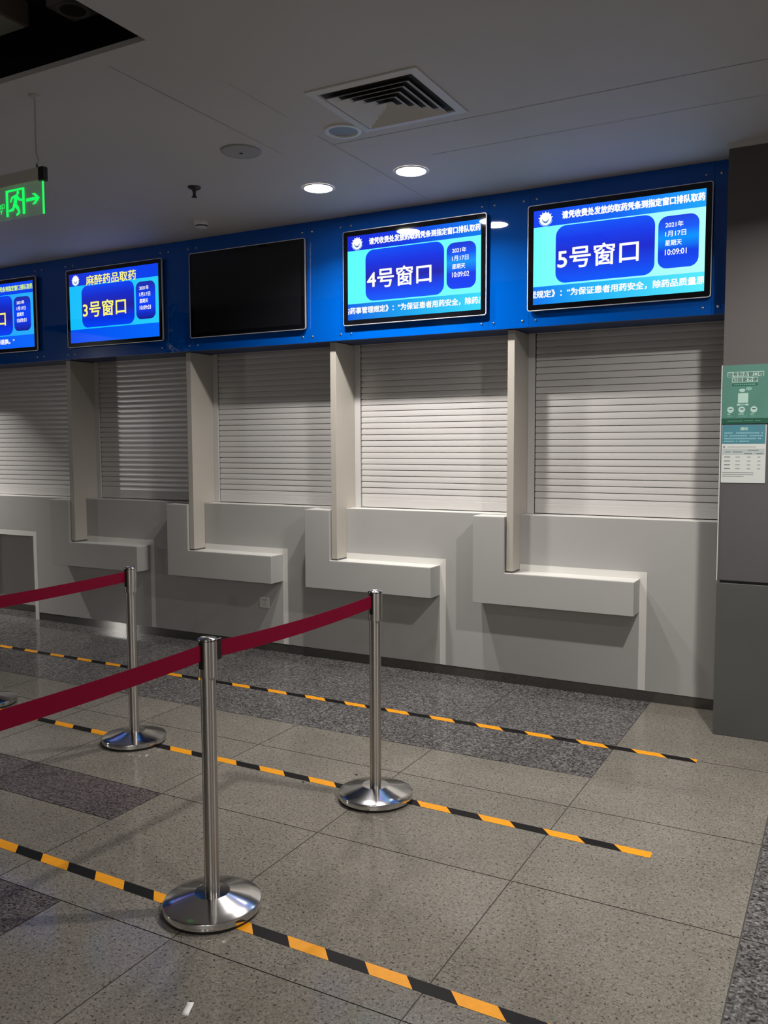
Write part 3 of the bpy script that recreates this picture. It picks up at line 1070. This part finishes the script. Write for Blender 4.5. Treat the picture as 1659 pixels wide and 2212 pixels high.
# ================================================================== PILLAR NOTICES
o = empty('green_poster', (-0.616, PY, 1.683), 'green poster with white outlined heading on the pillar', 'poster')
L = Vector((-0.616, PY, 1.683))
PW, PH = 0.232, 0.305
yb = -0.0035
M_PG = mat('poster_green', srgb(74, 122, 110), 0.5, noise=(7, 0.06))
M_PGD = mat('poster_dark_green', srgb(16, 78, 60), 0.5)
M_PGW = mat('poster_pale', srgb(164, 196, 186), 0.5)
M_PGT = mat('poster_heading_ink', srgb(44, 74, 68), 0.5)
b = MB()
b.box(0, PW, yb, 0.0005, 0, PH, M_PG)
b.rect(0, PW, 0, 0.028, yb - 0.0003, M_PGD)
for x0, x1, z in ((0.03, 0.105, 0.0135), (0.113, 0.155, 0.0145), (0.165, 0.190, 0.015)):
    b.rect(x0, x1, z - 0.0015, z + 0.0015, yb - 0.0005, mat('poster_footer_line', srgb(96, 150, 124), 0.5))
b.flat(rrect(0.048, 0.172, 0.196, 0.210, 0.0069), yb - 0.0003, M_PGD)
for i in range(11):
    x = 0.056 + i * 0.0098
    b.rect(x, x + 0.0072, 0.200, 0.2062, yb - 0.0005, mat('poster_pill_mark', srgb(96, 158, 134), 0.5) if i == 0 else bpy.data.materials['poster_pill_mark'])
b.rect(0.078, 0.128, 0.108, 0.158, yb - 0.0003, M_PGW)
b.flat([(0.082 + 0.012 * math.cos(a) * 1.25 + 0.016, 0.173 + 0.0085 * math.sin(a)) for a in [2 * PI * k / 20 for k in range(20)]], yb - 0.0003, M_PGW)
b.flat([(0.130 + 0.015 * math.cos(a), 0.181 + 0.0085 * math.sin(a)) for a in [2 * PI * k / 20 for k in range(20)]], yb - 0.0003, mat('poster_bubble', srgb(120, 168, 154), 0.5))
for x0, x1 in ((0.074, 0.090), (0.115, 0.131)):
    b.rect(x0, x1, 0.094, 0.103, yb - 0.0003, M_PGW)
b.rect(0.091, 0.114, 0.095, 0.103, yb - 0.0003, bpy.data.materials['poster_bubble'])
for cx, cw in ((0.043, 0.016), (0.098, 0.028), (0.157, 0.015)):
    b.flat(disc(cx, 0.073, 0.0165, 28), yb - 0.0003, M_PGW)
    b.rect(cx - 0.008, cx + 0.0085, 0.0745, 0.0785, yb - 0.0006, M_BLACK)
    b.rect(cx - 0.016, cx - 0.016 + cw, 0.046, 0.0535, yb - 0.0003, bpy.data.materials['poster_bubble'])
    b.rect(cx - 0.016, cx - 0.016 + cw * 1.5, 0.037, 0.0405, yb - 0.0003, mat('poster_small_line', srgb(96, 150, 134), 0.5))
b.build('sheet', o)
b = MB()
for s, x0, x1, z0, z1 in (('挂号别去窗口啦', 0.026, 0.198, 0.2455, 0.2675), ('扫我更方便', 0.049, 0.170, 0.2165, 0.2385)):
    b.flat(rrect(x0 - 0.0025, x1 + 0.0025, z0 - 0.002, z1 + 0.002, 0.003), yb - 0.0003, M_PGW)
    write(b, s, x0, x1, z0, z1, yb - 0.0004, M_PGW, 0.0030, copies=10)
    write(b, s, x0, x1, z0, z1, yb - 0.0009, M_PGT, 0.00045, copies=4)
b.build('heading', o, label='two lines of outlined writing')

o = empty('price_notice', (-0.612, PY, 1.372), 'notice with blue top and white table below the green poster', 'notice')
NW, NH = 0.216, 0.305
M_NB = mat('notice_blue', srgb(68, 124, 138), 0.5, noise=(9, 0.05))
M_NW = mat('notice_white', srgb(198, 203, 200), 0.5)
M_NBL = mat('notice_blue_mark', srgb(128, 176, 184), 0.5)
M_NG = mat('notice_band', srgb(170, 180, 180), 0.5)
M_NT = mat('notice_grey_mark', srgb(146, 150, 150), 0.5)
M_NTD = mat('notice_dark_mark', srgb(112, 118, 120), 0.5)
b = MB()
b.prism_y(rrect(0, NW, 0, NH, 0.004), -0.0025, 0.0005, M_NW)
yn = -0.0028
b.rect(0.001, NW - 0.004, 0.205, NH, yn, M_NB)
rng = random.Random(3)
for z, xs in ((0.262, (0.012, 0.205)), (0.2475, (0.012, 0.205)), (0.233, (0.012, 0.205)), (0.2185, (0.012, 0.138))):
    x = xs[0]
    while x < xs[1] - 0.006:
        if rng.random() > 0.13:
            b.rect(x, x + 0.0066, z - 0.0035, z + 0.0035, yn - 0.0003, M_NBL)
        x += 0.0082
b.flat(disc(0.012, 0.189, 0.005, 20), yn, M_NTD)
b.rect(0.028, 0.170, 0.187, 0.191, yn, M_NT)
b.rect(0.004, NW - 0.006, 0.148, 0.180, yn, M_NG)
for x0, x1, z in ((0.018, 0.045, 0.163), (0.055, 0.103, 0.163), (0.128, 0.182, 0.172), (0.112, 0.150, 0.154), (0.170, 0.202, 0.154)):
    b.rect(x0, x1, z - 0.0018, z + 0.0018, yn - 0.0003, M_NTD)
for z in (0.136, 0.115, 0.095, 0.075):
    for x0, x1, mm in ((0.014, 0.044, M_NTD), (0.070, 0.092, M_NT), (0.126, 0.144, M_NT), (0.176, 0.192, M_NT)):
        b.rect(x0, x1, z - 0.0022, z + 0.0022, yn, mm)
for z, x1 in ((0.054, 0.160), (0.044, 0.160), (0.034, 0.112)):
    b.rect(0.006, x1, z - 0.0017, z + 0.0017, yn, M_NT)
b.build('sheet', o)
b = MB()
write(b, '通知', 0.090, 0.126, 0.276, 0.292, yn - 0.0003, M_PGW, 0.0008)
b.build('heading', o, label='two pale characters')


# ================================================================== WALL SOCKET
o = empty('wall_socket', (-3.935, WALL, 0.331), 'white square power socket low on the counter wall', 'socket')
b = MB()
b.box(-0.045, 0.045, -0.009, 0.0005, 0, 0.086, M_PLAST)
b.build('plate', o, 0.004)
b = MB()
ys = -0.0093
for dx in (-0.011, 0.011):
    b.rect(dx - 0.0035, dx + 0.0035, 0.058, 0.067, ys, M_GAP)
b.rect(-0.0018, 0.0018, 0.036, 0.044, ys, M_GAP)
for sgn in (-1, 1):
    b.flat([(sgn * 0.007 - 0.0015, 0.021), (sgn * 0.007 + 0.0015, 0.021), (sgn * 0.010 + 0.0015, 0.030), (sgn * 0.010 - 0.0015, 0.030)], ys, M_GAP)
b.build('pin_holes', o)


# ================================================================== FLOOR TAPES
def tape(xa, xb, yfun, phase, seg, label, last_orange=None):
    b = MB()
    hw = 0.0250
    z = 0.0008
    n0 = math.floor((xa - phase) / seg) - 1
    n1 = math.ceil((xb - phase) / seg) + 1
    for i in range(n0, n1):
        e0, e1 = phase + i * seg, phase + (i + 1) * seg
        # slanted 45 degree ends: back edge is shifted to the left
        P = [(e0 + hw * .9, -hw), (e1 + hw * .9, -hw), (e1 - hw * .9, hw), (e0 - hw * .9, hw)]
        P = clip_poly(P, xa, True)
        if len(P) > 2:
            P = clip_poly(P, xb, False)
        if len(P) < 3:
            continue
        b.add([(x, yfun(x) + y, z) for x, y in P], [list(range(len(P)))], M_TAPEK if i % 2 == 0 else M_TAPEO)
    # thin body so the strip has thickness
    pts = [(xa, yfun(xa) - hw), (xb, yfun(xb) - hw), (xb, yfun(xb) + hw), (xa, yfun(xa) + hw)]
    b.add([(x, y, 0.0) for x, y in pts] + [(x, y, z - 0.0001) for x, y in pts], [(0, 1, 5, 4), (1, 2, 6, 5), (2, 3, 7, 6), (3, 0, 4, 7)], M_TAPEK)
    o = b.build('hazard_tape')
    return tag(o, label, 'floor tape', 'striped queue lines on the floor')


tape(-9.5, -0.63, lambda x: 2.186 - 0.0157 * (x + 2.39), -2.835, 0.1451, 'orange and black striped tape line nearest the viewer, under the front stanchion')
tape(-9.5, -0.628, lambda x: 3.308 - 0.0115 * (x + 0.63), -1.775, 0.1455, 'orange and black striped tape line through the two rear stanchion bases')
tape(-9.5, -0.63, lambda x: 4.425 - 0.0088 * (x + 0.63), -1.666, 0.1457, 'orange and black striped tape line on the dark granite nearest the counter')


# ================================================================== STANCHIONS
def lathe_part(name, prof, material, parent, n=64, cap0=False, cap1=False, label=None):
    b = MB()
    b.lathe(prof, 0, 0, material, n, cap0, cap1)
    return b.build(name, parent, label=label)


def make_stanchion(loc, label):
    o = empty('queue_stanchion', loc, label, 'stanchion', 'steel queue stanchions')
    lathe_part('rubber_foot', [(0.158, 0.0008), (0.162, 0.001), (0.162, 0.013)], M_BLACK, o, label='black rubber ring')
    base = [(0.160, 0.010), (0.1645, 0.0105), (0.166, 0.012), (0.166, 0.0310), (0.1645, 0.0340), (0.160, 0.0360), (0.130, 0.0445), (0.095, 0.0540), (0.0615, 0.0630), (0.0600, 0.0634), (0.0595, 0.0628), (0.040, 0.0636), (0.0255, 0.0640)]
    lathe_part('base', base, M_STEELB, o, 96)
    lathe_part('post', [(0.0255, 0.057), (0.0255, 0.815)], M_STEEL, o)
    lathe_part('head', [(0.026, 0.808), (0.0320, 0.809), (0.0322, 0.812), (0.0322, 0.931)], M_STEEL, o)
    lathe_part('cap_seam', [(0.0325, 0.931), (0.0325, 0.9335)], M_BLACK, o, label='thin black ring under the cap')
    lathe_part('cap', [(0.0322, 0.9335), (0.0316, 0.937), (0.028, 0.9395), (0.002, 0.9405)], M_STEEL, o, cap1=True)
    # belt slot facing -y, receiving clips on the other three sides
    for ang, nm in ((-90, 'belt_slot'), (90, 'clip_slot')):
        a = math.radians(ang)
        b = MB()
        c, s = math.cos(a), math.sin(a)
        hw = 0.009 if nm == 'belt_slot' else 0.006
        z0, z1 = (0.838, 0.9305) if nm == 'belt_slot' else (0.852, 0.928)
        r0, r1 = 0.0285, 0.0345
        v = []
        for zz in (z0, z1):
            for rr, ww in ((r0, -hw), (r1, -hw), (r1, hw), (r0, hw)):
                v.append((rr * c - ww * s, rr * s + ww * c, zz))
        b.add(v, [(0, 3, 2, 1), (4, 5, 6, 7), (0, 1, 5, 4), (1, 2, 6, 5), (2, 3, 7, 6), (3, 0, 4, 7)], M_BLACK)
        b.build(nm, o, 0.002, label='black slot')
    return o


def copy_tree(o, parent=None):
    c = o.copy()
    COL.objects.link(c)
    c.parent = parent
    for ch in list(o.children):
        copy_tree(ch, c)
    return c


def belt(o, end, tip=True):
    """belt leaving the head towards the world point end, 55 mm high webbing"""
    p0 = Vector((0, -0.033, 0.893))
    p1 = Vector(end) - Vector(o.location)
    b = MB()
    d = (p1 - p0)
    nrm = Vector((d.y, -d.x, 0)).normalized() * 0.0007
    n = 24
    v, f = [], []
    for i in range(n + 1):
        t = i / n
        p = p0 + d * t
        p.z -= 0.012 * 4 * t * (1 - t)
        for sy in (1, -1):
            for sz in (-1, 1):
                v.append(tuple(p + nrm * sy + Vector((0, 0, 0.0275 * sz))))
    for i in range(n):
        a, c = i * 4, i * 4 + 4
        f += [(a, c, c + 1, a + 1), (a + 2, a + 3, c + 3, c + 2), (a + 1, c + 1, c + 3, a + 3), (a, a + 2, c + 2, c)]
    f += [(0, 1, 3, 2), (n * 4, n * 4 + 2, n * 4 + 3, n * 4 + 1)]
    b.add(v, f, M_BELT)
    bo = b.build('belt', o, label='dark red retractable belt')
    if tip:
        b = MB()
        q = p1
        b.box(q.x - 0.0055, q.x + 0.0055, q.y - 0.020, q.y + 0.006, q.z - 0.036, q.z + 0.036, M_BLACK)
        b.build('belt_clip', bo, 0.002, label='black end clip')
    return bo


s_front = make_stanchion((-1.872, 2.213, 0), 'polished steel stanchion nearest the viewer with belts on both sides')
s_mid = copy_tree(s_front)
s_mid.location = (-1.828, 3.285, 0)
s_mid['label'] = 'polished steel stanchion where the red belt ends at its right'
s_back = copy_tree(s_front)
s_back.location = (-3.33, 3.33, 0)
s_back['label'] = 'polished steel stanchion in the left rear with its belt running to the left edge'
s_far = copy_tree(s_front)
s_far.location = (-4.62, 3.41, 0)
s_far['label'] = 'stanchion of which only the steel base shows at the left edge behind the belt'
belt(s_mid, (-1.866, 2.268, 0.893))
belt(s_front, (-1.90, 0.90, 0.893), False)
belt(s_back, (-3.36, 1.90, 0.893), False)

# ---- scrap of paper on the floor
b = MB()
nx, ny = 3, 6
v, f = [], []
for i in range(nx):
    for j in range(ny):
        t = j / (ny - 1)
        v.append((0.020 * (i / (nx - 1) - 0.5), 0.045 * (t - 0.5), 0.001 + 0.012 * t * t + 0.003 * math.sin(t * 5)))
for i in range(nx - 1):
    for j in range(ny - 1):
        f.append((i * ny + j, (i + 1) * ny + j, (i + 1) * ny + j + 1, i * ny + j + 1))
b.add(v, f, M_PAPER, True)
o = b.build('paper_scrap')
o.location = (-1.585, 1.76, 0.0)
o.rotation_euler = (0, 0, math.radians(20))
md = o.modifiers.new('thick', 'SOLIDIFY')
md.thickness = 0.0006
tag(o, 'tiny curled white paper scrap on the floor near the bottom edge', 'paper')

# ---- two dark crumbs of dirt by the second tape line
for cx, cy, r, lab in ((-2.040, 3.477, 0.009, 'tiny dark crumb of dirt just behind the rear stanchion nearest the pillar'), (-2.215, 3.281, 0.008, 'tiny dark sliver of dirt on the near side of the second tape line')):
    rr = random.Random(int(cx * 1000))
    n = 9
    v = [(cx, cy, 0.006)]
    for i in range(n):
        a = 2 * PI * i / n
        k = r * rr.uniform(0.6, 1.2)
        v.append((cx + k * math.cos(a), cy + 0.6 * k * math.sin(a), 0.0002))
    b = MB()
    b.add(v, [(0, 1 + i, 1 + (i + 1) % n) for i in range(n)] + [tuple(range(n, 0, -1))], M_GAP)
    tag(b.build('dirt_crumb'), lab, 'dirt')
